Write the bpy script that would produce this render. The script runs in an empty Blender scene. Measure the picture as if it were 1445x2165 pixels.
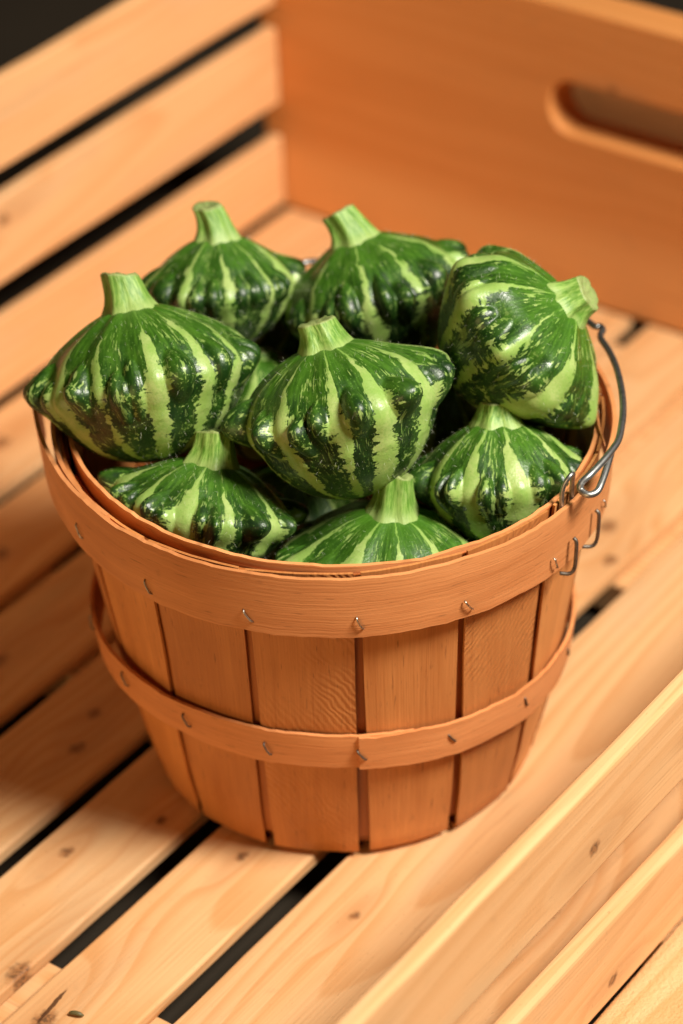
import bpy, bmesh, math, random
from mathutils import Vector, Matrix, noise as mnoise

sc = bpy.context.scene
COL = sc.collection
R_ = math.radians

# ------------------------------------------------------------------ camera
CAM = Vector((0.0, -1.07876, 0.88206))
FW = Vector((0.00195, 0.82005, -0.57229)).normalized()
RT = Vector((0.99913, -0.02545, -0.03306)).normalized()
UP = RT.cross(FW).normalized()
RT = FW.cross(UP).normalized()
cd = bpy.data.cameras.new("camera")
cam = bpy.data.objects.new("camera", cd)
COL.objects.link(cam)
cam.matrix_world = Matrix(((RT.x, UP.x, -FW.x, CAM.x), (RT.y, UP.y, -FW.y, CAM.y),
                           (RT.z, UP.z, -FW.z, CAM.z), (0, 0, 0, 1)))
cd.sensor_fit = 'VERTICAL'
cd.sensor_height = 36.0
cd.sensor_width = 24.0
cd.lens = 6129.23 / 2165 * 36.0
cd.clip_start = 0.05
cd.clip_end = 100
cd.dof.use_dof = True
cd.dof.focus_distance = 1.205
cd.dof.aperture_fstop = 5.0
sc.camera = cam

# ------------------------------------------------------------------ world, lamps, exposure
w = bpy.data.worlds.new("World")
sc.world = w
w.use_nodes = True
bg = w.node_tree.nodes["Background"]
bg.inputs[0].default_value = (0.020, 0.007, 0.002, 1)
bg.inputs[1].default_value = 1.0

AZ = 0.64907                                   # the crate's long side, clockwise from +Y
D1 = Vector((math.sin(AZ), math.cos(AZ), 0))   # along the floor slats, away
D2 = Vector((math.cos(AZ), -math.sin(AZ), 0))  # across them, to the right


def area(name, direction, dist, size, watts, col, aim=(0, 0, 0.1)):
    l = bpy.data.lights.new(name, 'AREA')
    l.shape = 'SQUARE'
    l.size = size
    l.energy = watts
    l.color = col
    o = bpy.data.objects.new(name, l)
    COL.objects.link(o)
    d = Vector(direction).normalized()
    o.location = Vector(aim) + d * dist
    o.rotation_euler = d.to_track_quat('Z', 'Y').to_euler()
    return o


KEY_EL = R_(53)
hd = (D2 * 0.998 + D1 * 0.06).normalized()
area("key_softbox", hd * math.cos(KEY_EL) + Vector((0, 0, math.sin(KEY_EL))), 1.7, 0.40, 56, (1.0, 0.95, 0.85))
area("bounce_fill", (-0.55, -1.0, 0.16), 1.6, 0.9, 9.0, (1.0, 0.64, 0.30))  # unseen fill lamp, added in place of warm bounced light

sc.view_settings.view_transform = 'Standard'
sc.view_settings.look = 'None'
sc.view_settings.exposure = 0.0
sc.view_settings.gamma = 1.0
sc.view_settings.use_curve_mapping = False
sc.cycles.use_denoising = True
sc.cycles.use_adaptive_sampling = True
sc.cycles.adaptive_threshold = 0.025
sc.cycles.max_bounces = 5
sc.cycles.diffuse_bounces = 4
sc.cycles.glossy_bounces = 2
sc.cycles.caustics_reflective = False


# ------------------------------------------------------------------ node helpers
class NT:
    def __init__(self, name):
        self.m = bpy.data.materials.new(name)
        self.m.use_nodes = True
        self.t = self.m.node_tree
        self.b = self.t.nodes["Principled BSDF"]

    def n(self, kind, **kw):
        nd = self.t.nodes.new(kind)
        for k, v in kw.items():
            setattr(nd, k, v)
        return nd

    def put(self, sock, v):
        if isinstance(v, bpy.types.NodeSocket):
            self.t.links.new(v, sock)
        elif v is not None:
            sock.default_value = v

    def math(self, op, a, b=None, c=None, clamp=False):
        nd = self.n('ShaderNodeMath', operation=op, use_clamp=clamp)
        self.put(nd.inputs[0], a)
        self.put(nd.inputs[1], b)
        if c is not None:
            self.put(nd.inputs[2], c)
        return nd.outputs[0]

    def add(self, a, b): return self.math('ADD', a, b)
    def sub(self, a, b): return self.math('SUBTRACT', a, b)
    def mul(self, a, b): return self.math('MULTIPLY', a, b)

    def smooth(self, x, lo, hi, a=0.0, b=1.0):
        nd = self.n('ShaderNodeMapRange', interpolation_type='SMOOTHSTEP')
        self.put(nd.inputs['Value'], x)
        self.put(nd.inputs['From Min'], lo)
        self.put(nd.inputs['From Max'], hi)
        self.put(nd.inputs['To Min'], a)
        self.put(nd.inputs['To Max'], b)
        return nd.outputs[0]

    def comb(self, x=0.0, y=0.0, z=0.0):
        nd = self.n('ShaderNodeCombineXYZ')
        for s, v in zip(nd.inputs, (x, y, z)):
            self.put(s, v)
        return nd.outputs[0]

    def sep(self, v):
        nd = self.n('ShaderNodeSeparateXYZ')
        self.put(nd.inputs[0], v)
        return nd.outputs

    def noise(self, vec, scale=1.0, detail=2.0, rough=0.5, dist=0.0, dim='3D'):
        nd = self.n('ShaderNodeTexNoise', noise_dimensions=dim)
        self.put(nd.inputs['Vector'], vec)
        nd.inputs['Scale'].default_value = scale
        nd.inputs['Detail'].default_value = detail
        nd.inputs['Roughness'].default_value = rough
        nd.inputs['Distortion'].default_value = dist
        return nd.outputs[0]

    def mix(self, f, a, b, mode='MIX'):
        nd = self.n('ShaderNodeMix', data_type='RGBA', blend_type=mode)
        self.put(nd.inputs[0], f)
        for s, v in ((nd.inputs[6], a), (nd.inputs[7], b)):
            if isinstance(v, tuple):
                v = (v[0], v[1], v[2], 1)
            self.put(s, v)
        return nd.outputs[2]

    def ramp(self, x, pts):
        nd = self.n('ShaderNodeValToRGB')
        e = nd.color_ramp.elements
        while len(e) < len(pts):
            e.new(0.5)
        for el, (p, c) in zip(e, pts):
            el.position = p
            el.color = (c, c, c, 1) if not isinstance(c, tuple) else (*c, 1)
        self.put(nd.inputs[0], x)
        return nd.outputs[0]

    def bump(self, h, strength, dist, prev=None):
        nd = self.n('ShaderNodeBump')
        nd.inputs['Strength'].default_value = strength
        nd.inputs['Distance'].default_value = dist
        self.put(nd.inputs['Height'], h)
        if prev is not None:
            self.put(nd.inputs['Normal'], prev)
        return nd.outputs[0]

    def done(self, color, rough, normal=None, spec=0.5):
        self.put(self.b.inputs['Base Color'], color)
        self.put(self.b.inputs['Roughness'], rough)
        self.b.inputs['Specular IOR Level'].default_value = spec
        if normal is not None:
            self.put(self.b.inputs['Normal'], normal)
        return self.m


# ------------------------------------------------------------------ materials
def pine(name, seed, knots=(), light=(0.74, 0.435, 0.205), dark=(0.62, 0.295, 0.105), ring=1.0, tone=1.0, floor_bounce=None, bleach=0.45, splits=(), rough_sawn=0.0):
    """sawn softwood: rings of a trunk lying along local Y, knots at (x, y, radius)"""
    k = NT(name)
    rnd = random.Random(seed)
    co = k.n('ShaderNodeTexCoord').outputs['Object']
    x, y, z = k.sep(co)
    ox, oy, oz = rnd.uniform(-9, 9), rnd.uniform(-9, 9), rnd.uniform(-9, 9)
    low = k.noise(k.comb(k.add(k.mul(x, 9.0), ox), k.add(k.mul(y, 3.2), oy), k.add(k.mul(z, 9.0), oz)), 1.0, 2.0, 0.5)
    low2 = k.noise(k.comb(k.add(k.mul(x, 14.0), oz), k.add(k.mul(y, 2.2), ox), k.add(k.mul(z, 14.0), oy)), 1.0, 2.0, 0.5)
    cx, cz = rnd.uniform(-0.03, 0.03), rnd.choice((-1, 1)) * rnd.uniform(0.02, 0.05)
    tilt = rnd.uniform(-0.07, 0.07)
    xx = k.add(k.sub(x, cx), k.mul(k.sub(low, 0.5), 0.030))
    zz = k.add(k.add(k.sub(z, cz), k.mul(y, tilt)), k.mul(k.sub(low2, 0.5), 0.030))
    r = k.math('SQRT', k.add(k.mul(xx, xx), k.mul(zz, zz)))
    core = None
    halo = None
    kwob = k.sub(k.noise(co, 260.0, 1.0), 0.5) if knots else None
    for (kx, ky, kr) in knots:
        dx = k.sub(x, kx)
        dy = k.mul(k.sub(y, ky), 0.72)
        wob = k.mul(kwob, kr * 0.9)
        d = k.add(k.math('SQRT', k.add(k.mul(dx, dx), k.mul(dy, dy))), wob)
        dyl = k.mul(k.sub(y, ky), 0.25)
        dl = k.math('SQRT', k.add(k.mul(dx, dx), k.mul(dyl, dyl)))
        r = k.add(r, k.smooth(dl, 0.0, kr * 3.2, kr * 1.6, 0.0))
        c = k.smooth(d, kr * 0.35, kr * 1.05, 1.0, 0.0)
        h = k.smooth(dl, kr * 0.8, kr * 3.0, 1.0, 0.0)
        core = c if core is None else k.math('MAXIMUM', core, c)
        halo = h if halo is None else k.math('MAXIMUM', halo, h)
    s = k.math('FRACT', k.mul(r, 190.0 * ring))
    late = k.mul(k.smooth(s, 0.25, 0.88), k.smooth(s, 0.90, 1.0, 1.0, 0.0))
    fib = k.noise(k.comb(k.mul(x, 700.0), k.mul(y, 14.0), k.mul(z, 700.0)), 1.0, 3.0, 0.6)
    fleck = k.noise(k.comb(k.mul(x, 260.0), k.mul(y, 9.0), k.mul(z, 260.0)), 1.0, 2.0, 0.6)
    patch = k.noise(k.comb(k.add(k.mul(x, 22.0), oy), k.add(k.mul(y, 6.0), oz), k.mul(z, 22.0)), 1.0, 3.0, 0.55)
    lt = tuple(c * tone for c in light)
    dk = tuple(c * tone for c in dark)
    f = k.add(k.mul(late, 0.56), k.add(k.mul(k.sub(fib, 0.5), 0.75), k.mul(k.smooth(patch, 0.35, 0.75), 0.38)))
    col = k.mix(k.math('ADD', f, 0.0, clamp=True), lt, dk)
    col = k.mix(k.mul(k.smooth(k.noise(k.comb(k.add(k.mul(x, 30.0), ox), k.add(k.mul(y, 8.0), ox), k.mul(z, 30.0)), 1.0, 2.0, 0.55), 0.50, 0.72), bleach), col, (0.60 * tone, 0.400 * tone, 0.215 * tone))
    if floor_bounce:
        col = k.mix(k.mul(k.smooth(k.add(x, k.mul(k.sub(low, 0.5), 0.03)), floor_bounce[0] - 0.016, floor_bounce[0] + 0.016), 0.8), col, floor_bounce[1])  # lighter band: light bounced off the floor, put into the colour
    streak = k.mul(k.smooth(fleck, 0.60, 0.74), 0.36)
    col = k.mix(streak, col, (dk[0] * 0.62, dk[1] * 0.50, dk[2] * 0.42))
    if core is not None:
        col = k.mix(k.mul(halo, 0.38), col, (0.46, 0.215, 0.085))
        cn = k.noise(co, 420.0, 3.0, 0.6)
        kc = k.mix(k.smooth(cn, 0.42, 0.62), (0.30, 0.120, 0.040), (0.075, 0.030, 0.012))
        col = k.mix(k.mul(core, 0.85), col, kc)
    for (sx, sy, sl, sw, ss) in splits:
        py_ = k.sub(y, sy)
        px_ = k.sub(k.sub(x, sx), k.add(k.mul(py_, ss), k.mul(k.sub(k.noise(co, 300.0, 1.0), 0.5), 0.0012)))
        ell = k.add(k.math('POWER', k.math('ABSOLUTE', k.mul(px_, 1.0 / sw)), 2.0), k.math('POWER', k.math('ABSOLUTE', k.mul(py_, 1.0 / sl)), 2.0))
        col = k.mix(k.smooth(ell, 0.5, 1.1, 0.92, 0.0), col, (0.07, 0.025, 0.008))
    # fine pits, scuffs and grit
    pit = k.noise(k.comb(k.mul(x, 900.0), k.mul(y, 330.0), k.mul(z, 900.0)), 1.0, 2.0, 0.6)
    scf = k.noise(k.comb(k.mul(x, 60.0), k.add(k.mul(y, 260.0), ox), k.mul(z, 60.0)), 1.0, 1.0)
    col = k.mix(k.mul(k.smooth(pit, 0.66, 0.76), 0.40), col, (dk[0] * 0.45, dk[1] * 0.38, dk[2] * 0.32))
    col = k.mix(k.mul(k.smooth(scf, 0.70, 0.80), 0.18), col, (0.30, 0.19, 0.10))
    # grime rubbed into the pores
    grime = k.mul(k.smooth(k.noise(co, 34.0, 4.0, 0.65), 0.60, 0.80), 0.22)
    col = k.mix(grime, col, (0.25, 0.15, 0.075))
    nrm = k.bump(k.noise(k.comb(k.mul(x, 700.0), k.mul(y, 14.0), k.mul(z, 700.0)), 1.0, 1.0), 0.35, 0.0006)
    if rough_sawn:
        nrm = k.bump(k.noise(k.comb(k.mul(x, 420.0), k.mul(y, 420.0), 0.0), 1.0, 3.0, 0.7), rough_sawn, 0.0012, nrm)
    return k.done(col, k.add(k.mul(fib, 0.2), 0.48), nrm, 0.35)


def veneer(name, base=(0.53, 0.235, 0.078), wash=0.0, seed=0, tone=1.0, slant=1):
    """thin peeled wood, grain along U (metres)"""
    k = NT(name)
    uv = k.n('ShaderNodeUVMap', uv_map='UVMap').outputs[0]
    u, v, _ = k.sep(uv)
    rndm = k.n('ShaderNodeObjectInfo').outputs['Random']
    off = k.add(k.mul(rndm, 37.0), float(seed))
    fib = k.noise(k.comb(k.add(k.mul(u, 26.0), off), k.mul(v, 1100.0), off), 1.0, 3.0, 0.6)
    band = k.noise(k.comb(k.add(k.mul(u, 7.0), off), k.mul(v, 95.0), off), 1.0, 3.0, 0.55, 0.4)
    tonev = k.noise(k.comb(k.add(k.mul(u, 16.0), off), k.add(k.mul(v, 24.0), off), 0.0), 1.0, 2.0, 0.5)
    pore = k.noise(k.comb(k.add(k.mul(u, 90.0), off), k.mul(v, 900.0), off), 1.0, 2.0, 0.5)
    b = base
    lo = (b[0] * 0.74, b[1] * 0.64, b[2] * 0.55)
    hi = (b[0] * 1.16, b[1] * 1.24, b[2] * 1.34)
    f = k.add(k.add(k.mul(k.sub(fib, 0.5), 0.95), k.mul(k.sub(band, 0.5), 1.0)), k.add(k.mul(k.sub(tonev, 0.5), 0.9), 0.5))
    col = k.mix(k.math('ADD', f, 0.0, clamp=True), lo, hi)
    col = k.mix(k.mul(k.smooth(pore, 0.62, 0.76), 0.50), col, (0.16, 0.055, 0.018))
    stain = k.mul(k.smooth(k.noise(k.comb(k.add(k.mul(u, 55.0), off), k.add(k.mul(v, 80.0), off), 3.0), 1.0, 3.0, 0.6), 0.66, 0.82), 0.38)
    col = k.mix(stain, col, (0.22, 0.085, 0.030))
    col = k.mix(1.0, col, k.comb(*[k.add(k.mul(rndm, q), 1.0 - q * 0.5) for q in (0.30, 0.38, 0.44)]), 'MULTIPLY')
    prev = None
    if wash > 0:
        # torn, washboard grain running slantwise across the strip
        wb = k.mul(k.sub(k.noise(k.comb(k.add(k.mul(u, 26.0), off), k.mul(v, 30.0), off), 1.0, 1.0), 0.5), 1.3)
        fine = k.mul(k.sub(k.noise(k.comb(k.mul(u, 150.0), k.add(k.mul(v, 150.0), off), off), 1.0, 1.0), 0.5), 0.55)
        phs = k.add(k.add(k.mul(u, 560.0 * slant), k.mul(v, 880.0)), k.add(k.mul(wb, 13.0), k.mul(fine, 6.0)))
        wave = k.add(k.mul(k.math('SINE', k.mul(phs, 2.2)), 0.5), 0.5)
        msk = k.smooth(k.noise(k.comb(k.add(k.mul(u, 20.0), off), k.mul(v, 26.0), 5.0), 1.0, 1.0), 0.40, 0.62)
        amp = k.add(k.mul(k.noise(k.comb(k.mul(u, 300.0), k.add(k.mul(v, 420.0), off), off), 1.0, 1.0), 1.3), 0.2)
        h = k.mul(k.mul(wave, msk), amp)
        prev = k.bump(h, wash, 0.0006)
    nrm = k.bump(k.noise(k.comb(k.add(k.mul(u, 26.0), off), k.mul(v, 1100.0), off), 1.0, 1.0), 0.30, 0.0005, prev)
    return k.done(col, k.add(k.mul(fib, 0.2), 0.42), nrm, 0.4)


def squash_skin(name, seed, deep=1.0, fleck=1.0, wide=1.0):
    k = NT(name)
    uv = k.n('ShaderNodeUVMap', uv_map='UVMap').outputs[0]
    co = k.n('ShaderNodeTexCoord').outputs['Object']
    X, Y, _ = k.sep(uv)
    o = seed * 3.71
    w1 = k.mul(k.sub(k.noise(k.comb(k.mul(X, 0.9), k.add(k.mul(Y, 3.5), o), o), 1.0, 2.0), 0.5), 0.50)
    w2 = k.mul(k.sub(k.noise(co, 150.0, 3.0, 0.6), 0.5), 0.20)
    ph = k.add(X, k.add(w1, w2))
    d = k.mul(k.math('ABSOLUTE', k.sub(k.math('FRACT', k.add(ph, 0.5)), 0.5)), 2.0)
    wid = k.mul(k.ramp(Y, [(0.0, 0.03), (0.12, 0.07), (0.28, 0.24), (0.42, 0.38), (0.62, 0.37), (0.86, 0.44), (1.0, 0.8)]), wide)
    # each stripe its own width
    cell = k.math('FLOOR', k.add(ph, 0.5))
    wn = k.n('ShaderNodeTexWhiteNoise', noise_dimensions='1D')
    k.put(wn.inputs['W'], k.add(cell, o))
    wid = k.mul(wid, k.add(k.mul(wn.outputs[0], 0.95), 0.50))
    lon = k.noise(k.comb(k.mul(X, 11.0), k.add(k.mul(Y, 7.0), o), o), 1.0, 3.0, 0.62)
    tra = k.noise(k.comb(k.mul(X, 3.4), k.add(k.mul(Y, 62.0), o), o + 4), 1.0, 3.0, 0.62)
    iso = k.noise(co, 330.0, 3.0, 0.65)
    fv = k.smooth(Y, 0.26, 0.46)
    nz = k.add(k.mul(k.sub(1.0, fv), lon), k.mul(fv, k.add(k.mul(tra, 0.62), k.mul(iso, 0.38))))
    e = k.add(k.sub(d, wid), k.mul(k.sub(nz, 0.5), k.add(k.mul(fv, 0.85), 0.50)))
    blot = k.noise(co, 62.0, 2.0, 0.6)
    e = k.add(e, k.mul(k.sub(blot, 0.5), k.add(k.mul(fv, 0.55), 0.25)))
    dark = k.smooth(e, -0.022, 0.030)
    # pale flecks inside the dark bands: long ticks near the stem, crumbs lower down
    t1 = k.noise(k.comb(k.mul(X, 19.0), k.add(k.mul(Y, 17.0), o), o + 9), 1.0, 2.0, 0.6)
    t2 = k.noise(co, 520.0, 3.0, 0.6)
    t3 = k.noise(co, 120.0, 2.0, 0.5)
    tick = k.mul(k.smooth(k.add(t1, k.mul(k.sub(blot, 0.5), -0.55)), 0.60, 0.67), k.smooth(Y, 0.03, 0.12))
    tick = k.mul(tick, k.smooth(Y, 0.40, 0.60, 1.0, 0.35))
    crumb = k.mul(k.smooth(k.add(k.mul(t2, 0.7), k.mul(t3, 0.45)), 0.66, 0.70), k.smooth(Y, 0.25, 0.4))
    fl = k.mul(k.math('MAXIMUM', tick, crumb), 0.80 * fleck)
    vor = k.n('ShaderNodeTexVoronoi')
    k.put(vor.inputs['Vector'], co)
    vor.inputs['Scale'].default_value = 620.0
    dots = k.mul(k.smooth(vor.outputs['Distance'], 0.10, 0.26, 1.0, 0.0), 0.46)
    dcol = k.ramp(Y, [(0.0, (0.045, 0.135, 0.009)), (0.14, (0.028, 0.088, 0.006)), (0.26, (0.016, 0.056, 0.0042)),
                      (0.38, (0.0075 / deep, 0.031 / deep, 0.0032)), (0.56, (0.0042 / deep, 0.019 / deep, 0.0026)),
                      (0.78, (0.0055, 0.024, 0.0030)), (1.0, (0.02, 0.10, 0.01))])
    dcol = k.mix(k.mul(k.smooth(t3, 0.40, 0.66), k.smooth(Y, 0.3, 0.5, 0.5, 0.22)), dcol, (0.045, 0.130, 0.009))
    dcol = k.mix(k.mul(k.smooth(lon, 0.42, 0.66), k.smooth(Y, 0.2, 0.5, 0.75, 0.10)), dcol, (0.068, 0.175, 0.014))
    dcol = k.mix(dots, dcol, (0.13, 0.27, 0.05))
    lcol = k.mix(k.smooth(k.noise(co, 90.0, 3.0, 0.6), 0.35, 0.7), (0.240, 0.375, 0.080), (0.350, 0.450, 0.140))
    lcol = k.mix(k.mul(k.smooth(k.noise(co, 800.0, 2.0), 0.48, 0.66), 0.35), lcol, (0.18, 0.34, 0.055))
    lcol = k.mix(k.smooth(Y, 0.0, 0.16, 0.75, 0.0), lcol, (0.16, 0.32, 0.045))
    dm = k.mul(dark, k.sub(1.0, fl))
    col = k.mix(dm, lcol, dcol)
    n1 = k.bump(k.add(k.mul(t2, 0.5), k.mul(k.noise(co, 1100.0, 2.0), 0.5)), 0.45, 0.0006)
    rough = k.add(k.mul(k.noise(co, 180.0, 2.0, 0.6), 0.34), 0.21)
    m = k.done(col, rough, n1, 0.55)
    return m


def stem_mat(name, seed):
    k = NT(name)
    uv = k.n('ShaderNodeUVMap', uv_map='UVMap').outputs[0]
    co = k.n('ShaderNodeTexCoord').outputs['Object']
    X, Y, _ = k.sep(uv)
    s = k.noise(k.comb(k.mul(X, 60.0), k.mul(Y, 2.5), seed * 2.1), 1.0, 3.0, 0.6)
    p = k.noise(co, 190.0, 3.0, 0.6)
    col = k.mix(k.smooth(s, 0.33, 0.68), (0.085, 0.215, 0.018), (0.285, 0.445, 0.098))
    col = k.mix(k.mul(k.smooth(p, 0.5, 0.75), 0.5), col, (0.30, 0.41, 0.13))
    col = k.mix(k.smooth(Y, 0.60, 1.0), col, (0.31, 0.42, 0.125))
    col = k.mix(k.smooth(Y, 0.0, 0.05, 1.0, 0.0), col, (0.27, 0.32, 0.11))
    n = k.bump(k.add(s, k.mul(p, 0.5)), 0.5, 0.0008)
    return k.done(col, 0.46, n, 0.4)


def wire_mat(name, base, rough, metal=1.0):
    k = NT(name)
    co = k.n('ShaderNodeTexCoord').outputs['Object']
    p = k.noise(co, 260.0, 3.0, 0.6)
    col = k.mix(k.smooth(p, 0.4, 0.7), base, tuple(c * 0.55 for c in base))
    k.b.inputs['Metallic'].default_value = metal
    return k.done(col, k.add(k.mul(p, 0.25), rough), k.bump(p, 0.2, 0.0003), 0.5)


# ------------------------------------------------------------------ object helpers
def link(name, me, mat=None, parent=None, kind=None):
    o = bpy.data.objects.new(name, me)
    COL.objects.link(o)
    if mat is not None:
        me.materials.append(mat)
    if parent is not None:
        o.parent = parent
    if kind:
        o["kind"] = kind
    return o


def thing(name, label, cat, group=None, loc=(0, 0, 0), rot=None):
    o = bpy.data.objects.new(name, None)
    COL.objects.link(o)
    o.empty_display_size = 0.02
    o.location = loc
    if rot:
        o.rotation_euler = rot
    o["label"] = label
    o["category"] = cat
    if group:
        o["group"] = group
    return o


def mesh(verts, faces, uvs=None, smooth=True, name="mesh"):
    me = bpy.data.meshes.new(name)
    me.from_pydata([tuple(v) for v in verts], [], faces)
    if uvs is not None:
        ul = me.uv_layers.new(name="UVMap")
        i = 0
        for fu in uvs:
            for c in fu:
                ul.data[i].uv = c
                i += 1
    for p in me.polygons:
        p.use_smooth = smooth
    me.update()
    return me


def nz(*a):
    return mnoise.noise(Vector(a))


def plank_mesh(w, l, th, seed, bev=0.0016, rough=0.0006, stations=36, edge_rough=(0, 0)):
    """board along Y, centred, top face at z = 0; edges eased and a little uneven"""
    rnd = random.Random(seed)
    o = rnd.uniform(0, 50)
    verts, faces = [], []
    n = 0
    for j in range(stations + 1):
        y = -l / 2 + l * j / stations
        wl = nz(y * 9, o, 1) * rough * 1.6 + nz(y * 45, o, 2) * rough * 0.6 + nz(y * 60, o, 7) * edge_rough[0]
        wr = nz(y * 9, o, 3) * rough * 1.6 + nz(y * 45, o, 4) * rough * 0.6 + nz(y * 60, o, 8) * edge_rough[1]
        zt = nz(y * 5, o, 5) * rough * 0.5
        b = bev * (1 + 0.35 * nz(y * 22, o, 6))
        sec = []
        for (cx, cz, a0) in ((w / 2 + wr, zt, 0), (-w / 2 + wl, zt, 90), (-w / 2 + wl, -th, 180), (w / 2 + wr, -th, 270)):
            sx = -1 if cx > 0 else 1
            sz = -1 if a0 < 180 else 1
            for q in range(4):
                a = R_(a0 + q * 30)
                sec.append((cx + sx * b + b * math.cos(a), y, cz + sz * b + b * math.sin(a)))
        n = len(sec)
        verts += sec
    for j in range(stations):
        for i in range(n):
            a, b2 = j * n + i, j * n + (i + 1) % n
            faces.append((a, a + n, b2 + n, b2))
    faces.append(tuple(range(n)))
    faces.append(tuple(reversed(range(stations * n, stations * n + n))))
    return mesh(verts, faces, None, False, "plank")


def tube_mesh(pts, r, seg=10, closed=False, caps=True):
    pts = [Vector(p) for p in pts]
    verts, faces = [], []
    prev = None
    n = len(pts)
    for i, p in enumerate(pts):
        a = pts[max(i - 1, 0)]
        b = pts[min(i + 1, n - 1)]
        t = (b - a).normalized()
        if prev is None:
            ref = Vector((0, 0, 1)) if abs(t.z) < 0.9 else Vector((1, 0, 0))
            u = t.cross(ref).normalized()
        else:
            u = (prev - t * prev.dot(t)).normalized()
        prev = u
        v = t.cross(u)
        rr = r(i / (n - 1)) if callable(r) else r
        for k in range(seg):
            an = 2 * math.pi * k / seg
            verts.append(p + (u * math.cos(an) + v * math.sin(an)) * rr)
    for i in range(n - 1):
        for k in range(seg):
            a, b = i * seg + k, i * seg + (k + 1) % seg
            faces.append((a, b, b + seg, a + seg))
    faces.append(tuple(reversed(range(seg))))
    faces.append(tuple(range((n - 1) * seg, n * seg)))
    return mesh(verts, faces, None, True, "tube")


def smooth_path(pts, per=8):
    """Catmull-Rom through the points"""
    P = [Vector(p) for p in pts]
    P = [P[0] * 2 - P[1]] + P + [P[-1] * 2 - P[-2]]
    out = []
    for i in range(1, len(P) - 2):
        p0, p1, p2, p3 = P[i - 1], P[i], P[i + 1], P[i + 2]
        for s in range(per):
            t = s / per
            out.append(0.5 * ((2 * p1) + (p2 - p0) * t + (2 * p0 - 5 * p1 + 4 * p2 - p3) * t * t + (3 * p1 - p0 - 3 * p2 + p3) * t ** 3))
    out.append(P[-2])
    return out


# ------------------------------------------------------------------ setting: the dark table under the crate
tm = NT("dark_table")
tco = tm.n('ShaderNodeTexCoord').outputs['Object']
tn = tm.noise(tco, 6.0, 4.0, 0.6)
table_mat = tm.done(tm.mix(tn, (0.022, 0.016, 0.010), (0.036, 0.026, 0.016)), 0.75, None, 0.2)
tv = [(-6, -4, -0.0345), (6, -4, -0.0345), (6, 8, -0.0345), (-6, 8, -0.0345)]
ground = link("ground", mesh(tv, [(0, 1, 2, 3)], None, False), table_mat, None, "structure")
ground["label"] = "dark brown table surface showing through the gaps of the crate"

# ------------------------------------------------------------------ the wooden crate (local x = across the slats, y = along)
crate = thing("wooden_crate", "pale pine slatted crate with an open hand hole, the basket standing in it", "crate",
              rot=(0, 0, -AZ))


def place(o, m):
    o.matrix_local = m


def up_board(name, x0, x1, y0, y1, ztop, th, mat, seed, **kw):
    o = link(name, plank_mesh(x1 - x0, y1 - y0, th, seed, **kw), mat, crate)
    o.location = ((x0 + x1) / 2, (y0 + y1) / 2, ztop)
    return o


S_NEAR, S_FAR = -0.330, 0.4015
yc = (S_NEAR + S_FAR) / 2


def kn(x0, x1, lst):
    return [(t - (x0 + x1) / 2, s - yc, r) for (s, t, r) in lst]


FLOOR = [  # x0, x1, knots (s, t, r)
    (-0.3320, -0.2708, [(0.10, -0.305, 0.007)]),
    (-0.2680, -0.2072, [(0.02, -0.235, 0.006), (0.20, -0.25, 0.006)]),
    (-0.2035, -0.1426, [(-0.05, -0.175, 0.006), (0.30, -0.17, 0.007)]),
    (-0.1380, -0.0766, [(-0.080, -0.098, 0.0045), (-0.055, -0.108, 0.004), (-0.140, -0.112, 0.0050), (0.33, -0.10, 0.007)]),
    (-0.0708, -0.0158, [(-0.140, -0.0535, 0.0036), (-0.0985, -0.0315, 0.0030), (-0.2115, -0.0205, 0.0062), (0.245, -0.035, 0.0065), (0.29, -0.05, 0.006)]),
    (-0.0094, 0.0448, [(-0.0975, 0.0150, 0.0034), (-0.2280, 0.0080, 0.0065), (0.215, 0.018, 0.0062), (0.19, 0.035, 0.005)]),
    (0.0514, 0.1230, [(-0.1010, 0.0805, 0.0030)]),
    (0.1245, 0.1800, [(-0.05, 0.15, 0.006)]),
    (0.1990, 0.2640, [(0.06, 0.24, 0.005)]),
]
for i, (x0, x1, kl) in enumerate(FLOOR):
    m = pine("pine_floor_%d" % i, 11 + i * 7, kn(x0, x1, kl), rough_sawn=0.9 if i == 8 else 0.0,
             splits=[(0.0050 - (x0 + x1) / 2, -0.2195 - yc, 0.0125, 0.0011, -0.12)] if i == 5 else (), tone=(0.95, 0.97, 0.94, 0.92, 0.95, 0.99, 0.94, 0.96, 0.97)[i])
    up_board("floor_slat", x0, x1 - (0.0052 if i < 8 else 0.0), S_NEAR, S_FAR, 0.0 if i != 8 else -0.0015, 0.0075, m, 40 + i)

bat_m = pine("pine_batten", 5, (), tone=0.95)
for (y0, y1) in ((0.183, 0.385), (-0.032, 0.034), (-0.262, -0.1925)):
    o = link("batten", plank_mesh(y1 - y0, 0.585, 0.020, int(y0 * 1000) + 900), bat_m, crate)
    o.matrix_local = Matrix.Translation((-0.035, (y0 + y1) / 2, -0.0085)) @ Matrix.Rotation(R_(90), 4, 'Z')


def side_board(name, face_t, thick, y0, y1, z0, z1, mat, seed, face=1, **kw):
    """board standing on edge; its outer broad face looks along +x when face = 1"""
    o = link(name, plank_mesh(z1 - z0, y1 - y0, thick, seed, **kw), mat, crate)
    # local: x (width) -> world z, z (up) -> +x
    rot = Matrix(((0, 0, 1, 0), (0, 1, 0, 0), (-1, 0, 0, 0), (0, 0, 0, 1)))
    o.matrix_local = Matrix.Translation((face_t, (y0 + y1) / 2, (z0 + z1) / 2)) @ rot
    return o


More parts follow.
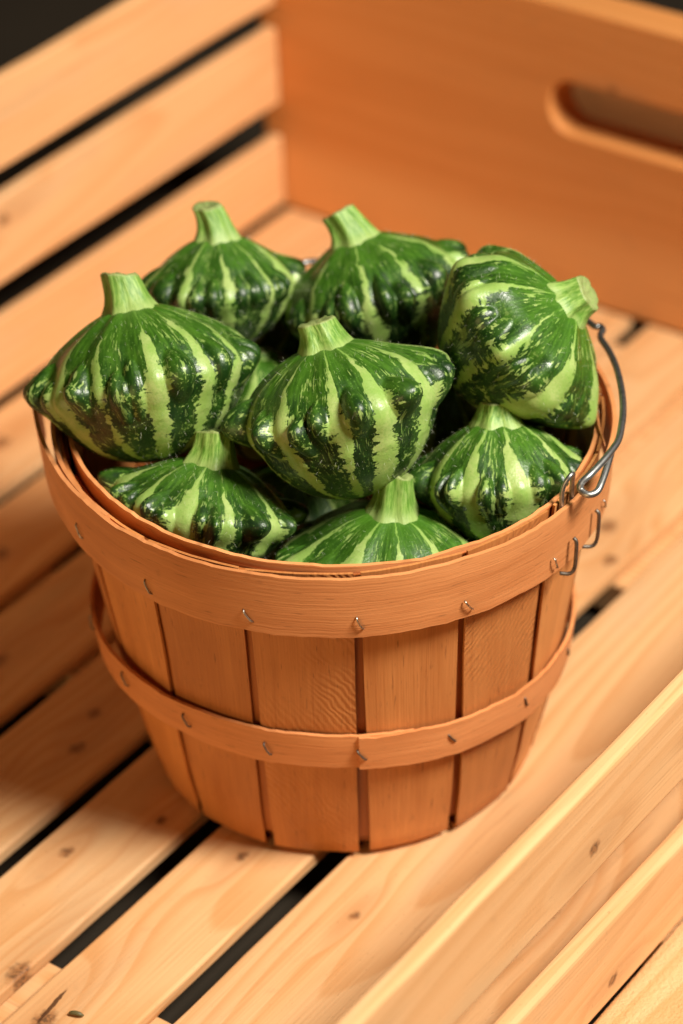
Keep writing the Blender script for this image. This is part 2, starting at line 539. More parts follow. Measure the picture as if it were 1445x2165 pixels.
LEFT = [(0.0025, 0.0500), (0.0717, 0.1227), (0.1385, 0.1905)]
lk = [[(-0.010, -0.14, 0.006), (0.004, -0.20, 0.009)], [(-0.006, -0.01, 0.006), (-0.012, 0.12, 0.004)], [(0.008, -0.18, 0.006)]]
for i, (z0, z1) in enumerate(LEFT):
    m = pine("pine_side_%d" % i, 101 + i * 13, lk[i], light=(0.78, 0.435, 0.20), dark=(0.68, 0.325, 0.125), ring=0.8)
    side_board("side_slat", -0.3347, 0.008, S_NEAR - 0.01, 0.4015, z0, z1, m, 70 + i)
nk = [[(0.012, -0.115, 0.0034), (-0.02, 0.0, 0.004)], [(0.002, -0.03, 0.003), (0.01, -0.12, 0.004)]]
for i, (z0, z1) in enumerate([(0.0015, 0.0500), (0.0717, 0.1230)]):
    m = pine("pine_front_%d" % i, 171 + i * 13, nk[i], light=(0.76, 0.425, 0.195), dark=(0.67, 0.330, 0.130), ring=0.7)
    side_board("side_slat", (0.2005, 0.1930)[i], 0.0088, S_NEAR - 0.01, 0.4015, z0, z1, m, 80 + i, bev=0.0024,
               edge_rough=(0.0, 0.0) if i == 0 else (0.0008, 0.0))


def end_board(z0, z1, mat, hole=None, name="end_board"):
    """upright board across the far end; outline in (x, z), cut from y = .403 to .429"""
    xa, xb = -0.349, 0.190
    y0, y1 = 0.403, 0.429
    bm = bmesh.new()
    outer = [(xa, z0), (xb, z0), (xb, z1), (xa, z1)]
    loops = [outer]
    if hole:
        hx0, hx1, hz0, hz1, r = hole
        h = []
        for (cx, cz, a0) in ((hx1 - r, hz1 - r, 0), (hx0 + r, hz1 - r, 90), (hx0 + r, hz0 + r, 180), (hx1 - r, hz0 + r, 270)):
            for q in range(9):
                a = R_(a0 + q * 90 / 8)
                h.append((cx + r * math.cos(a), cz + r * math.sin(a)))
        loops.append(h)
    edges = []
    for lp in loops:
        vs = [bm.verts.new((x, y0, z)) for x, z in lp]
        edges += [bm.edges.new((vs[i], vs[(i + 1) % len(vs)])) for i in range(len(vs))]
    bmesh.ops.triangle_fill(bm, use_beauty=True, use_dissolve=False, edges=edges)
    fs = bm.faces[:]
    r = bmesh.ops.extrude_face_region(bm, geom=fs)
    bmesh.ops.translate(bm, vec=(0, y1 - y0, 0), verts=[v for v in r['geom'] if isinstance(v, bmesh.types.BMVert)])
    bmesh.ops.recalc_face_normals(bm, faces=bm.faces[:])
    sharp = [e for e in bm.edges if len(e.link_faces) == 2 and e.calc_face_angle() > 0.8]
    bmesh.ops.bevel(bm, geom=sharp, offset=0.0018, segments=3, affect='EDGES', profile=0.5)
    # local frame for the grain: Y along the board
    M = Matrix(((0, 1, 0), (1, 0, 0), (0, 0, 1)))
    cx, cz = (xa + xb) / 2, (z0 + z1) / 2
    rot = Matrix(((0, 1, 0, 0), (0, 0, -1, 0), (-1, 0, 0, 0), (0, 0, 0, 1)))
    place_m = Matrix.Translation((cx, y0, cz)) @ rot
    bm.transform(place_m.inverted())
    me = bpy.data.meshes.new(name)
    bm.to_mesh(me)
    bm.free()
    o = link(name, me, mat, crate)
    o.matrix_local = place_m
    return o


eb = pine("pine_end", 317, [(-0.05, -0.02, 0.003)], light=(0.62, 0.245, 0.068), dark=(0.575, 0.215, 0.054), ring=0.6, floor_bounce=(0.045, (0.70, 0.33, 0.115)), bleach=0.0)  # lower part painted lighter for the floor's bounce light
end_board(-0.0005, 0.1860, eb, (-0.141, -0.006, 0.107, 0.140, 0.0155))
cleat_m = pine("pine_cleat", 331, [], light=(0.62, 0.27, 0.085), dark=(0.54, 0.22, 0.065), ring=0.6)
o = link("end_cleat", plank_mesh(0.075, 0.30, 0.012, 61), cleat_m, crate)
o.matrix_local = Matrix.Translation((-0.0735, 0.458, 0.110)) @ Matrix(((0, 1, 0, 0), (0, 0, -1, 0), (-1, 0, 0, 0), (0, 0, 0, 1)))

# ------------------------------------------------------------------ the basket
basket = thing("splint_basket", "round orange-brown splint basket with wire handle, full of striped squash", "basket")
RIM_Z, BAND, T = 0.1840, 0.0314, 0.0016


def prof_r(z):
    """outer radius of the staves at height z"""
    pts = [(0.0, 0.0870), (0.012, 0.0912), (0.03, 0.0963), (0.0679, 0.1040), (0.0875, 0.1070), (0.12, 0.1120), (0.1526, 0.1172), (0.184, 0.1212)]
    for (z0, r0), (z1, r1) in zip(pts, pts[1:]):
        if z <= z1:
            f = (z - z0) / (z1 - z0)
            return r0 + (r1 - r0) * f
    return pts[-1][1]


def plate(grid, thick_dir, T, along_v=True, seed=0.0):
    """grid[j][i] outer points with inward unit vectors -> closed thin plate with UV in metres (grain along rows j)"""
    nj, ni = len(grid), len(grid[0])
    verts, faces, uvs = [], [], []
    for j in range(nj):
        for i in range(ni):
            verts.append(grid[j][i])
    for j in range(nj):
        for i in range(ni):
            verts.append(grid[j][i] + thick_dir[j][i] * T)
    off = nj * ni
    uu = [0.0]
    for j in range(1, nj):
        uu.append(uu[-1] + (grid[j][ni // 2] - grid[j - 1][ni // 2]).length)
    vv = [0.0]
    mid = nj // 2
    for i in range(1, ni):
        vv.append(vv[-1] + (grid[mid][i] - grid[mid][i - 1]).length)

    def c(j, i):
        return (uu[j] + seed, vv[i] + seed * 1.7)
    for j in range(nj - 1):
        for i in range(ni - 1):
            a, b, d, e = j * ni + i, j * ni + i + 1, (j + 1) * ni + i + 1, (j + 1) * ni + i
            q = [c(j, i), c(j, i + 1), c(j + 1, i + 1), c(j + 1, i)]
            faces.append((a, b, d, e)); uvs.append(q)
            faces.append((off + e, off + d, off + b, off + a)); uvs.append(q[::-1])
    for j in range(nj - 1):
        for i, flip in ((0, False), (ni - 1, True)):
            a, e = j * ni + i, (j + 1) * ni + i
            f = (a, e, off + e, off + a)
            q = [c(j, i), c(j + 1, i), c(j + 1, i), c(j, i)]
            faces.append(f if not flip else f[::-1]); uvs.append(q if not flip else q[::-1])
    for i in range(ni - 1):
        for j, flip in ((0, True), (nj - 1, False)):
            a, b = j * ni + i, j * ni + i + 1
            f = (a, b, off + b, off + a)
            q = [c(j, i), c(j, i + 1), c(j, i + 1), c(j, i)]
            faces.append(f if not flip else f[::-1]); uvs.append(q if not flip else q[::-1])
    me = mesh(verts, faces, uvs, False, "plate")
    n = 2 * (nj - 1) * (ni - 1)
    for k_ in range(n):
        me.polygons[k_].use_smooth = True
    # keep the cut edges crisp
    bm = bmesh.new()
    bm.from_mesh(me)
    for e in bm.edges:
        if len(e.link_faces) == 2 and e.calc_face_angle() > 0.6:
            e.smooth = False
    bm.to_mesh(me)
    bm.free()
    return me


ven_plain = veneer("stave_veneer", (0.59, 0.232, 0.066))
ven_wash = veneer("torn_stave_veneer", (0.58, 0.225, 0.063), wash=0.42, seed=3, slant=-1)
ven_wash2 = veneer("torn_stave_veneer_b", (0.58, 0.225, 0.063), wash=0.42, seed=4, slant=1)
ven_hoop = veneer("hoop_veneer", (0.70, 0.282, 0.098), seed=5)
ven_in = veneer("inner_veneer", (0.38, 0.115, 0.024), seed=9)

NST = 16
BOUND0 = 3.6 - 90
rs = random.Random(4)


def stave(name, ac, halfw_top, halfw_bot, dr, z_low, mat, seed, bow=0.0, under=True):
    o = seed * 2.3
    rows = []
    zt = RIM_Z - (0.0012 if under else 0.0035) - 0.0012 * abs(nz(o, 3, 3))
    zs = [zt - (zt - 0.012) * q / 16 for q in range(17)]
    path = [(prof_r(z) - dr, z) for z in zs if z >= z_low]
    if under:
        for a in (18, 40, 62, 84):
            rr = 0.0045
            path.append((0.0870 - dr - rr * (1 - math.cos(R_(a))) + 0.0040 * (1 - a / 90), 0.0070 - (0.0070 - 0.0005) * math.sin(R_(a))))
        for q in (0.078, 0.064, 0.048):
            path.append((q - dr, 0.0005))
    nj = len(path)
    NI = 7
    grid, inw = [], []
    for j, (r, z) in enumerate(path):
        f = min(1.0, max(0.0, (RIM_Z - z) / RIM_Z))
        hw = halfw_top + (halfw_bot - halfw_top) * f
        if z <= 0.0013:
            hw = halfw_bot * 0.94
        hw *= 1 + 0.012 * nz(z * 30, o, 1)
        shift = 0.006 * nz(z * 9, o, 2)
        row, iw = [], []
        for i in range(NI):
            q = -1 + 2 * i / (NI - 1)
            a = R_(ac) + hw * q + shift * 0.5
            fb = f ** 1.6
            a += R_(8.0) * fb * math.sin(2 * (a + math.pi / 2))
            flat = r * math.cos(hw) / math.cos(hw * q) if hw < 1.2 else r
            rr = 0.62 * (r - 0.0003 * q * q) + 0.38 * (flat + r * (1 - math.cos(hw)) * 0.45)
            rr += bow * (q * q) * f + 0.0004 * nz(z * 40, q * 2, o)
            row.append(Vector((rr * math.cos(a), rr * math.sin(a), z)))
            if z > 0.0075:
                iw.append(Vector((-math.cos(a), -math.sin(a), 0)))
            elif z > 0.0013:
                iw.append(Vector((-math.cos(a) * 0.6, -math.sin(a) * 0.6, 0.8)))
            else:
                iw.append(Vector((0, 0, 1)))
        grid.append(row)
        inw.append(iw)
    return link(name, plate(grid, inw, 0.0013, seed=seed), mat, basket)


for k in range(NST):
    a0 = BOUND0 + k * 22.5
    ac = a0 + 11.25
    jt = rs.uniform(-0.5, 0.5)
    wash = k in (1, 15, 6, 11)
    stave("stave", ac + jt, R_(10.55 + rs.uniform(-0.25, 0.25)), R_(10.0 + rs.uniform(-0.35, 0.2)), 0.0, 0.0,
          (ven_wash2 if k == 1 else ven_wash) if wash else ven_plain, k + 0.37, bow=rs.uniform(-0.0004, 0.0009))
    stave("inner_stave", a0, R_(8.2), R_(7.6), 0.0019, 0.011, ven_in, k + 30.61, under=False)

# round bottom board inside
bv, bf = [Vector((0, 0, 0.0045))], []
for i in range(48):
    a = 2 * math.pi * i / 48
    bv.append(Vector((0.0835 * math.cos(a), 0.0835 * math.sin(a), 0.0045)))
for i in range(48):
    bv.append(bv[1 + i] + Vector((0, 0, 0.004)))
bv.append(Vector((0, 0, 0.0085)))
for i in range(48):
    j = (i + 1) % 48
    bf += [(0, 1 + j, 1 + i), (1 + i, 1 + j, 49 + j, 49 + i), (97, 49 + i, 49 + j)]
buv = [[(bv[v].x, bv[v].y) for v in f] for f in bf]
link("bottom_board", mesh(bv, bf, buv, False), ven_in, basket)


def hoop(name, a_start, sweep, r_fn, z0, z1, T, mat, seed, dz_fn=None, nj=200, lean=0.0):
    """bent strip; a_start and sweep in degrees; grain runs round the hoop"""
    grid, inw = [], []
    NI = 5
    for j in range(nj + 1):
        f = j / nj
        a = R_(a_start + sweep * f)
        r = r_fn(f, math.degrees(a))
        dz = dz_fn(f, math.degrees(a)) if dz_fn else 0.0
        top = 0.0009 * nz(f * 40, seed, 1) + 0.0007 * nz(f * 160, seed, 2)
        bot = 0.0009 * nz(f * 36, seed, 3) + 0.0006 * nz(f * 150, seed, 4)
        row, iw = [], []
        for i in range(NI):
            q = i / (NI - 1)
            z = z0 + bot * (1 - q) + (z1 - z0) * q + top * q + dz
            rr = r + lean * (q - 0.5) + 0.0003 * nz(f * 30, q * 2, seed)
            row.append(Vector((rr * math.cos(a), rr * math.sin(a), z)))
            iw.append(Vector((-math.cos(a), -math.sin(a), 0)))
        grid.append(row)
        inw.append(iw)
    me = plate(grid, inw, T, seed=seed)
    if sweep < 0:
        me.flip_normals()
    return link(name, me, mat, basket)


def rim_r(f, a):
    base = 0.1234 + 0.0021 * min(1, max(0, (f * 414 - 20) / 394.0))
    tail = max(0.0, f * 414 - 352) / 62.0             # the loose outer end springs away from the basket
    return base + 0.0010 * math.sin(R_(a) * 3 + 1) * 0.5 + 0.0135 * tail ** 3.2


def rim_dz(f, a):
    return 0.0006 * math.sin(R_(a) * 2 + 0.5) - 0.0030 * math.cos(R_(a))


hoop("outer_rim_hoop", 219, -414, rim_r, RIM_Z - BAND, RIM_Z, 0.0019, ven_hoop, 2.2, rim_dz, 220, lean=0.0022)
hoop("inner_rim_hoop", 40, 372, lambda f, a: 0.1170 - 0.0016 * max(0, math.cos(R_(a - 215))) ** 3, RIM_Z - 0.026, RIM_Z + 0.0006, 0.0018, ven_hoop, 7.4, rim_dz, 200, lean=0.0022)


def mid_r(f, a):
    aa = (a + 720) % 360
    off = 0.0034 * math.exp(-((aa - 192) / 28.0) ** 2)
    return 0.1072 + 0.0016 + 0.0013 * f + off - 0.0013 * math.cos(R_(a))


hoop("middle_hoop", -74, -373, mid_r, 0.0679, 0.0872, 0.0017, ven_hoop, 12.9,
     lambda f, a: 0.0006 * math.sin(R_(a) * 3) - 0.0060 * math.cos(R_(a)), 200, lean=0.0022)

# staples
staple_m = wire_mat("staple_wire", (0.62, 0.58, 0.52), 0.22)
dull_m = wire_mat("dull_staple_wire", (0.22, 0.19, 0.16), 0.42)


def staple(a, z, r, ln, lean, mat, rad=0.00042):
    """short wire lying on the hoop, ends sunk in; lean in degrees from vertical"""
    pts = []
    for q in range(9):
        f = -1 + 2 * q / 8
        up = ln / 2 * f * math.cos(R_(lean))
        sd = ln / 2 * f * math.sin(R_(lean)) + ln * 0.05 * (1 - f * f)
        out = r + 0.0007 * (1 - abs(f) ** 8) - 0.0004 * abs(f) ** 8 + up * 0.07
        an = R_(a) - sd / r
        pts.append((out * math.cos(an), out * math.sin(an), z + up))
    link("staple", tube_mesh(pts, rad, 7), mat, basket)


for a, z in ((-152, 0.166), (-129.8, 0.162), (-107.7, 0.162), (-86.3, 0.160), (-64.5, 0.158), (-42.4, 0.157), (-20.9, 0.159),
             (2, 0.159), (25, 0.160), (48, 0.161), (70, 0.162), (92, 0.163), (115, 0.164), (138, 0.165), (160, 0.166), (183, 0.166)):
    staple(a, z, 0.1251, 0.0074, 30 + 8 * math.sin(a * 3.3), staple_m)
for a, z in ((-149, 0.084), (-128.5, 0.082), (-107.9, 0.079), (-86.4, 0.077), (-64.8, 0.076), (-42.3, 0.074), (-19.5, 0.072), (3, 0.072), (188, 0.0845)):
    staple(a, z, mid_r(0.5, a) + 0.0006, 0.0072, 28 + 9 * math.sin(a * 2.1), dull_m, 0.00046)

# wire ears and bail handle
wire_m = wire_mat("galvanised_wire", (0.46, 0.46, 0.44), 0.30)


def pol(r, a, z):
    return Vector((r * math.cos(R_(a)), r * math.sin(R_(a)), z))


def ear(a):
    da = 4.2
    pts = [pol(0.1262, a - da * 1.35, 0.1500), pol(0.1274, a - da * 1.3, 0.1585), pol(0.1279, a - da * 1.3, 0.1625)]
    # long prongs bent up over the lower edge of the rim hoop
    for s in (-1, 1):
        aa = a + (-0.3 if s < 0 else 9.2)
        z = 0.1505 if s < 0 else 0.1520
        P = smooth_path([pol(0.1215, aa - 1.6, z - 0.0050), pol(0.1252, aa - 0.6, z - 0.0050), pol(0.1268, aa, z - 0.0022),
                         pol(0.1274, aa, z + 0.004), pol(0.1276, aa, z + 0.0115), pol(0.1262, aa, z + 0.0135)], 6)
        link("ear_prong", tube_mesh(P, 0.00085, 8), dull_m, basket)
    P = smooth_path([pol(0.1222, a - 2.2, 0.1640), pol(0.1222, a - 2.1, 0.1800), pol(0.1226, a - 1.8, 0.1900), pol(0.1240, a - 0.6, 0.1950),
                     pol(0.1240, a + 0.8, 0.1945), pol(0.1226, a + 1.6, 0.1890), pol(0.1222, a + 1.8, 0.1800), pol(0.1222, a + 1.9, 0.1640)], 8)
    link("handle_ear", tube_mesh(P, 0.00105, 10), wire_m, basket)


EAR_A = -36.8
ear(EAR_A)
ear(EAR_A + 180)


def fl(x, y, z):
    """the point at height z on the sight line of photo pixel (x, y)"""
    d = FW * 6129.23 + RT * (x - 722.5) - UP * (y - 1082.5)
    s = (z - CAM.z) / d.z
    return CAM + d * s


hook = [fl(1293, 956, 0.1945), fl(1283, 990, 0.1930), fl(1272, 1022, 0.1910), fl(1262, 1040, 0.1896), fl(1244, 1046, 0.1892), fl(1229, 1036, 0.1900),
        fl(1230, 1021, 0.1925), fl(1250, 1002, 0.1950), fl(1278, 972, 0.1962), fl(1297, 948, 0.1965), fl(1308, 930, 0.1965)]
bail = [fl(1314, 905, 0.1970), fl(1318, 868, 0.1975), fl(1315, 825, 0.1975), fl(1304, 778, 0.1970), fl(1288, 742, 0.1965), fl(1272, 718, 0.1962),
        fl(1270, 708, 0.1960), fl(1275, 698, 0.1958), fl(1269, 690, 0.1955), fl(1252, 686, 0.1950),
        pol(0.1310, 35, 0.192), pol(0.1290, 50, 0.190), pol(0.1260, 66, 0.188), pol(0.1235, 80, 0.1875), fl(665, 553, 0.1872), fl(622, 562, 0.1872),
        pol(0.1235, 106, 0.189), pol(0.1275, 120, 0.191), pol(0.1290, 130, 0.192), pol(0.1270, 136, 0.194), pol(0.1250, 140.5, 0.1945),
        pol(0.1262, 142.5, 0.193), pol(0.1285, 140, 0.1915)]
link("bail_handle", tube_mesh(smooth_path(hook + bail, 8), 0.00152, 12), wire_m, basket)

# a splinter lifting from the inner hoop at the right
link("splinter", tube_mesh(smooth_path([fl(1264, 884, 0.1835), fl(1268, 905, 0.183), fl(1276, 930, 0.1825), fl(1280, 944, 0.181)], 5),
                           lambda f: 0.0007 * (1 - f) + 0.0002, 5), ven_hoop, basket)

# ------------------------------------------------------------------ squash
PROF = [(0.215, 0.655), (0.28, 0.637), (0.38, 0.592), (0.495, 0.522), (0.605, 0.437), (0.697, 0.347), (0.770, 0.257), (0.828, 0.168),
        (0.866, 0.080), (0.880, -0.010), (0.872, -0.100), (0.836, -0.200), (0.778, -0.303), (0.698, -0.408), (0.595, -0.508), (0.465, -0.598),
        (0.322, -0.664), (0.160, -0.706), (0.0, -0.716)]


def profile_points(n):
    P = smooth_path([Vector((r, z, 0)) for r, z in PROF], 12)
    L = [0.0]
    for a, b in zip(P, P[1:]):
        L.append(L[-1] + (b - a).length)
    out = []
    k_ = 0
    for i in range(n + 1):
        s = L[-1] * i / n
        while k_ < len(L) - 2 and L[k_ + 1] < s:
            k_ += 1
        f = (s - L[k_]) / max(1e-9, L[k_ + 1] - L[k_])
        p = P[k_].lerp(P[k_ + 1], f)
        out.append((max(p.x, 0.0), p.y, i / n))
    return out


PP = profile_points(116)


fm = NT("fuzz_hair")
fuzz_m = fm.done((0.55, 0.56, 0.42, 1), 0.5, None, 0.3)


def wrapd(a):
    return (a + math.pi) % (2 * math.pi) - math.pi


def make_squash(name, label, px, py, z, R, axis, n_str, seed, hs=1.0, lobe=0.05, lump=0.05, spin=0.0, special=(), deep=1.0, fleck=1.0, wide=1.0,
                stem=(0.30, 0.55, 0.0, 0.0), up_s=1.0, low_s=1.0, fuzz=1000, dome=0.0):
    """px, py: where the body's centre is seen; z: its height; axis: stem direction as (right, up, towards the viewer)"""
    c = fl(px, py, z)
    A = (RT * axis[0] + UP * axis[1] - FW * axis[2]).normalized()
    xa = (RT - A * RT.dot(A)).normalized()
    ya = A.cross(xa)
    rot = Matrix(((xa.x, ya.x, A.x, c.x), (xa.y, ya.y, A.y, c.y), (xa.z, ya.z, A.z, c.z), (0, 0, 0, 1)))
    root = thing(name, label, "squash", "striped squash heaped in the basket")
    root.matrix_world = rot
    rnd = random.Random(seed)
    W = 2 * math.pi / n_str
    # stripe centres, uneven, starting at the far side
    th = [math.pi / 2 + spin + W * (k + rnd.uniform(-0.13, 0.13)) for k in range(n_str)]
    th.append(th[0] + 2 * math.pi)
    bumps = []
    for k in range(n_str):
        bumps.append((th[k], 0.03 + rnd.uniform(-0.05, 0.06), lobe * rnd.uniform(0.3, 1.4), 0.16 * W, 0.16))
        wid = th[k + 1] - th[k]
        bumps.append((th[k] + wid * 0.5, 0.05, 0.35 * lump, wid * 0.22, 0.15))
        if rnd.random() < 0.70:
            gap = rnd.uniform(0.135, 0.165)
            for sg in (-1, 1):
                bumps.append((th[k] + wid * (0.5 + sg * gap), 0.03 + rnd.uniform(-0.06, 0.07), lump * rnd.uniform(0.45, 1.25),
                              wid * rnd.uniform(0.15, 0.19), rnd.uniform(0.18, 0.27), 1))
        else:
            bumps.append((th[k] + wid * rnd.uniform(0.42, 0.58), 0.04 + rnd.uniform(-0.04, 0.08), lump * rnd.uniform(0.7, 1.3), wid * rnd.uniform(0.22, 0.30), rnd.uniform(0.19, 0.28), 1))
        bumps.append((th[k] + wid * 0.5, -0.18, -0.2 * lump, wid * 0.34, 0.06))
    for s in special:
        bumps.append(s)
    NT_ = 320
    verts, faces, uvs = [], [], []
    so = seed * 5.17
    nP = len(PP)

    def q_of(t):
        for k in range(n_str):
            if t <= th[k + 1] + 1e-9:
                return k + (t - th[k]) / (th[k + 1] - th[k])
        return n_str
    t0 = th[0]
    cols = []
    for i in range(NT_):
        t = t0 + 2 * math.pi * i / NT_
        qq = q_of(t)
        colz = math.cos(2 * math.pi * qq)
        near = [(wrapd(t - b[0]) / b[3], b) for b in bumps if abs(wrapd(t - b[0])) < b[3] * 3.2]
        cols.append((t, qq, colz, near))
    for j, (r, zz, v) in enumerate(PP[:-1]):
        for (t, qq, colz, near) in cols:
            d = 0.0
            for u, b in near:
                e = (zz - b[1]) / b[4]
                if abs(e) < 3:
                    if len(b) > 5:
                        q2 = u * u + e * e
                        d += b[2] * (1 - q2) ** 0.62 if q2 < 1 else 0.0
                    else:
                        d += b[2] * math.exp(-0.5 * (u * u + e * e))
            fade = min(1.0, r / 0.4)
            d += dome * math.exp(-((zz - 0.37) / 0.17) ** 2)
            d += 0.014 * colz * fade * (1 if zz > -0.3 else 0.4)
            cx, sx = math.cos(t), math.sin(t)
            d += 0.045 * nz(cx * 0.9 + so, sx * 0.9, zz * 0.9) * fade + 0.010 * nz(cx * 4 + so, sx * 4, zz * 5)
            zs = zz * (up_s if zz > 0 else low_s) * hs
            rr = (r + d * (1.0 if r > 0.3 else r / 0.3)) * R
            dz = d * 0.25 * R
            verts.append(Vector((rr * cx, rr * sx, zs * R + dz)))
    for j in range(nP - 2):
        v0, v1 = PP[j][2], PP[j + 1][2]
        for i in range(NT_):
            k2 = (i + 1) % NT_
            q0 = cols[i][1]
            q1 = cols[k2][1] if k2 else float(n_str)
            a, b = j * NT_ + i, j * NT_ + k2
            faces.append((a, a + NT_, b + NT_, b))
            uvs.append([(q0, v0), (q0, v1), (q1, v1), (q1, v0)])
    last = (nP - 2) * NT_
    verts.append(Vector((0, 0, PP[-1][1] * low_s * hs * R)))
    for i in range(NT_):
        k2 = (i + 1) % NT_
        faces.append((last + i, len(verts) - 1, last + k2))
        uvs.append([(cols[i][1], PP[-2][2]), (cols[i][1], 1.0), (cols[i][1], PP[-2][2])])
    me = mesh(verts, faces, uvs, True, "squash_body")
    body = link("body", me, squash_skin("squash_skin_%d" % seed, seed, deep, fleck, wide), root)
    if fuzz:
        hv, hf = [], []
        vn = me.vertices
        for _ in range(fuzz):
            vtx = vn[rnd.randrange(NT_ * 8, len(vn) - 1)]
            n_ = vtx.normal
            tdir = Vector((rnd.gauss(0, 1), rnd.gauss(0, 1), rnd.gauss(0, 1)))
            tdir = (tdir - n_ * tdir.dot(n_)).normalized()
            p0 = vtx.co
            ln = rnd.uniform(0.0010, 0.0028)
            tip = p0 + (n_ * rnd.uniform(0.5, 1.0) + tdir * rnd.uniform(0.2, 0.9)).normalized() * ln
            sd = n_.cross(tdir).normalized() * 0.000034
            mid = (p0 + tip) / 2 + n_ * ln * 0.08
            b0 = len(hv)
            hv += [p0 - sd, p0 + sd, mid + sd * 0.7, mid - sd * 0.7, tip]
            hf += [(b0, b0 + 1, b0 + 2, b0 + 3), (b0 + 3, b0 + 2, b0 + 4)]
        link("fuzz", mesh(hv, hf, None, False, "fuzz"), fuzz_m, root, "stuff")
    # stem: ribbed stub, flared where it joins, cut off at the top
    sr, sh, bx, by = stem
    sh *= 0.86
    NS, NJ = 60, 26
    sv, sf, su = [], [], []
    z0 = 0.645 * up_s * hs * R
    ribs = rnd.choice((7, 8, 9))
    rp = rnd.uniform(0, 6)
    twist = rnd.uniform(-0.9, 0.9)
    cutx, cuty = rnd.uniform(-0.22, 0.22), rnd.uniform(-0.22, 0.22)
    for j in range(NJ + 1):
        f = j / NJ
        flare = 1.04 + 0.50 * math.exp(-f * 4.0) + 0.14 * math.exp(-f * 14) - 0.14 * f
        base = sr * R * 0.72 * flare
        for i in range(NS):
            a = 2 * math.pi * i / NS
            rib = 1 + (0.045 - 0.01 * f) * math.cos(ribs * a + rp + f * 0.6) + 0.085 * math.cos(5 * a + rp * 1.3 + f * twist) * (1 - 0.35 * f) + 0.012 * math.cos(2 * ribs * a + rp * 2) + 0.04 * nz(math.cos(a) * 1.5 + so, math.sin(a) * 1.5, f * 2)
            rr = base * rib
            hgt = f * sh * R * (1 + (cutx * math.cos(a) + cuty * math.sin(a)) * f * 0.5) - 0.02 * R - max(0.0, rr - 0.21 * R) * 0.85 * math.exp(-f * 9)
            sv.append(Vector((rr * math.cos(a) + bx * R * f * f, rr * math.sin(a) + by * R * f * f, z0 + hgt)))
    for j in range(NJ):
        for i in range(NS):
            k2 = (i + 1) % NS
            a, b = j * NS + i, j * NS + k2
            u0, u1 = i / NS, (i + 1) / NS
            sf.append((a, b, b + NS, a + NS))
            su.append([(u0, 1 - j / NJ), (u1, 1 - j / NJ), (u1, 1 - (j + 1) / NJ), (u0, 1 - (j + 1) / NJ)])
    # the cut: a rounded lip, then a slightly dished face
    prevring = NJ * NS
    ctr = Vector((0, 0, 0))
    for i in range(NS):
        ctr += sv[prevring + i] / NS
    for fr, dzz in ((0.90, 0.012), (0.62, -0.004), (0.30, -0.02)):
        st = len(sv)
        for i in range(NS):
            p = ctr.lerp(sv[NJ * NS + i], fr)
            sv.append(p + Vector((0, 0, dzz * R + 0.020 * R * nz(math.cos(i * 2 * math.pi / NS) * 2.5, math.sin(i * 2 * math.pi / NS) * 2.5 + fr * 3, so))))
        for i in range(NS):
            k2 = (i + 1) % NS
            sf.append((prevring + i, prevring + k2, st + k2, st + i))
            su.append([(i / NS, 0.02), ((i + 1) / NS, 0.02), ((i + 1) / NS, 0.0), (i / NS, 0.0)])
        prevring = st
    sv.append(ctr + Vector((0, 0, -0.03 * R)))
    for i in range(NS):
        sf.append((prevring + i, prevring + (i + 1) % NS, len(sv) - 1))
        su.append([(0, 0), (0.01, 0), (0, 0)])
    link("stem", mesh(sv, sf, su, True, "stem"), stem_mat("stem_skin_%d" % seed, seed), root)
    return root


def ax(phi, el):
    """stem direction: phi = lean to the right of the picture's vertical, el = tip towards the viewer (degrees)"""
    return (math.cos(R_(el)) * math.sin(R_(phi)), math.cos(R_(el)) * math.cos(R_(phi)), math.sin(R_(el)))


make_squash("squash", "largest striped squash, overhanging the basket's left rim", 307, 806, 0.205, 0.0492, ax(-11, 9), 12, 1, dome=0.055,
            spin=0.15, lobe=0.07, lump=0.115, deep=0.9, wide=0.98, stem=(0.240, 0.40, -0.03, 0.02),
            special=((R_(184), 0.0, 0.09, 0.26, 0.14), (R_(-4), 0.06, 0.07, 0.28, 0.15), (R_(-125), 0.05, 0.06, 0.13, 0.11, 1), (R_(-60), 0.10, 0.05, 0.3, 0.2)))
make_squash("squash", "squash at the back left with a squat angular stem, behind the largest squash", 468, 612, 0.202, 0.0372, ax(-4, 15), 10, 2,
            spin=0.1, lobe=0.09, lump=0.10, fleck=0.8, wide=1.15, stem=(0.275, 0.50, -0.10, 0.0), special=((R_(20), 0.14, 0.17, 0.17, 0.11), (R_(165), 0.02, 0.07, 0.2, 0.14)))
make_squash("squash", "dark bumpy squash at the back centre, partly behind the front central one", 790, 628, 0.198, 0.0430, ax(-19, 14), 9, 3, dome=0.05,
            spin=0.3, lobe=0.07, lump=0.14, deep=1.5, fleck=0.7, wide=0.75, low_s=1.2, stem=(0.275, 0.42, -0.08, 0.0), special=((R_(15), 0.14, 0.12, 0.24, 0.16),))
make_squash("squash", "squash at the right lying on its side, its stem pointing to the right", 1096, 718, 0.215, 0.0440, ax(55, 20), 9, 4, dome=0.09,
            spin=0.0, lobe=0.14, lump=0.07, fleck=1.1, wide=0.85, stem=(0.29, 0.29, 0.02, 0.0), up_s=0.97, low_s=1.1, special=((R_(110), 0.1, 0.12, 0.22, 0.16), (R_(-45), 0.0, 0.10, 0.3, 0.2)))
make_squash("squash", "central squash on top of the heap, one pale lobe raised at its right", 722, 866, 0.205, 0.0468, ax(-15, 11), 11, 5, dome=0.035,
            spin=0.2, lobe=0.06, lump=0.165, deep=1.2, wide=0.92, stem=(0.27, 0.31, -0.02, 0.0), special=((R_(8), 0.20, 0.19, 0.23, 0.14),), up_s=0.92, low_s=1.15)
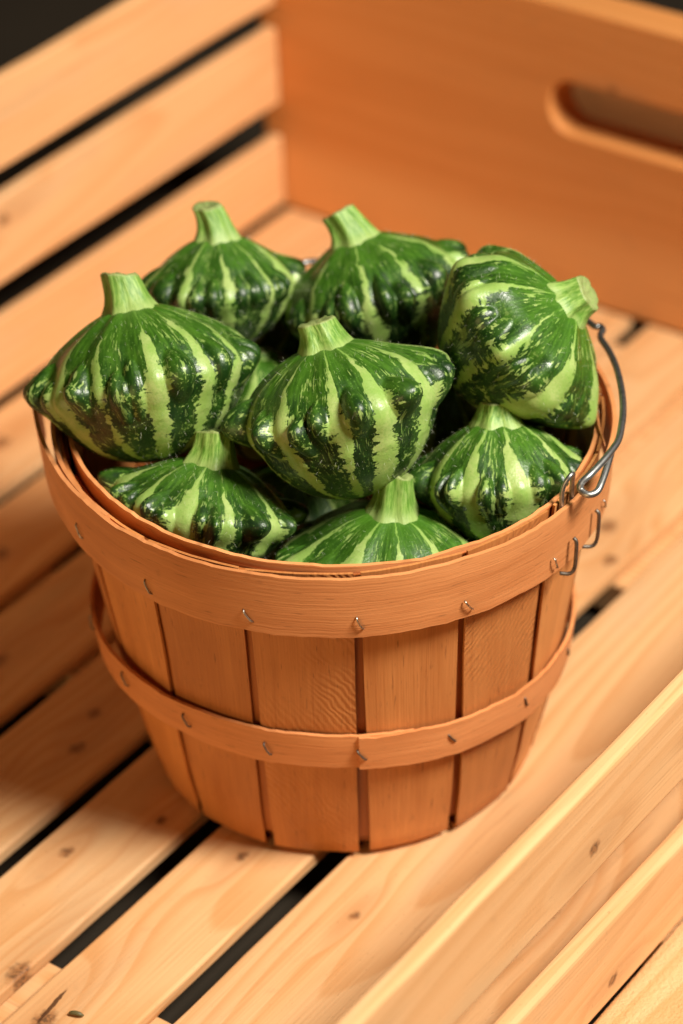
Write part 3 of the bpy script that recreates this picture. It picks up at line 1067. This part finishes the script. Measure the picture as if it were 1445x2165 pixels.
make_squash("squash", "flat lumpy squash at the front left, sunk against the rim", 434, 1074, 0.166, 0.0405, ax(10, 13), 11, 6, dome=-0.015,
            spin=0.05, lobe=0.05, lump=0.175, deep=1.4, fleck=0.9, up_s=0.78, low_s=1.05, wide=0.95, stem=(0.29, 0.42, -0.03, 0.0), special=((R_(172), 0.18, 0.15, 0.28, 0.18),))
make_squash("squash", "pale green squash at the front, half hidden behind the rim, tall stem", 822, 1202, 0.140, 0.0515, ax(4, 24), 10, 7, dome=-0.02,
            spin=0.12, lobe=0.10, lump=0.08, deep=0.50, wide=1.7, stem=(0.215, 0.44, 0.0, 0.0), up_s=0.80)
make_squash("squash", "squash at the front right beside the wire handle, with a short stubby stem", 1058, 1010, 0.168, 0.0388, ax(-4, 14), 10, 8, dome=0.02,
            spin=0.25, lobe=0.07, lump=0.14, deep=1.2, low_s=1.1, wide=0.95, stem=(0.31, 0.31, 0.03, 0.0), special=((R_(178), 0.04, 0.07, 0.22, 0.14), (R_(0), 0.04, 0.07, 0.22, 0.14)))
make_squash("squash", "squash buried under the heap, a pale sliver seen right of the largest squash", 558, 855, 0.150, 0.0360, ax(0, 20), 10, 9,
            spin=0.5, wide=1.5, deep=0.7, stem=(0.235, 0.12, 0.0, 0.0), fuzz=0)
make_squash("squash", "squash buried in shade below the one lying on its side", 965, 915, 0.135, 0.0440, ax(-10, 30), 10, 10,
            spin=0.2, stem=(0.235, 0.08, 0.0, 0.0), deep=1.2, fuzz=0)
make_squash("squash", "unseen squash added deep between the central and the front squash to block light", 620, 1120, 0.100, 0.0460, ax(5, 30), 10, 11,  # unseen; added to block light and keep the basket's inside dark
            spin=0.2, stem=(0.235, 0.10, 0.0, 0.0), deep=1.4, fuzz=0)
make_squash("squash", "unseen squash added between the two back squash to darken the space there", 655, 745, 0.150, 0.0380, ax(0, 25), 10, 12,  # hidden filler, added so the gap under the back rim stays dark
            spin=0.2, stem=(0.235, 0.05, 0.0, 0.0), deep=1.4, fuzz=0)

# a crumb of bark on the near slat
cr = thing("bark_crumb", "small dark green-brown bark crumb on the near floor slat", "debris", loc=fl(160, 2145, 0.0009))
cm = NT("bark")
cmat = cm.done((0.10, 0.085, 0.03, 1), 0.5)
link("flake", tube_mesh(smooth_path([(-0.003, 0.0008, 0), (-0.001, 0.0004, 0.0008), (0.0015, -0.0005, 0.0008), (0.0036, -0.0010, 0)], 4), lambda f: 0.0008 * (1 - abs(2 * f - 1) ** 3) + 0.0003, 7), cmat, cr)
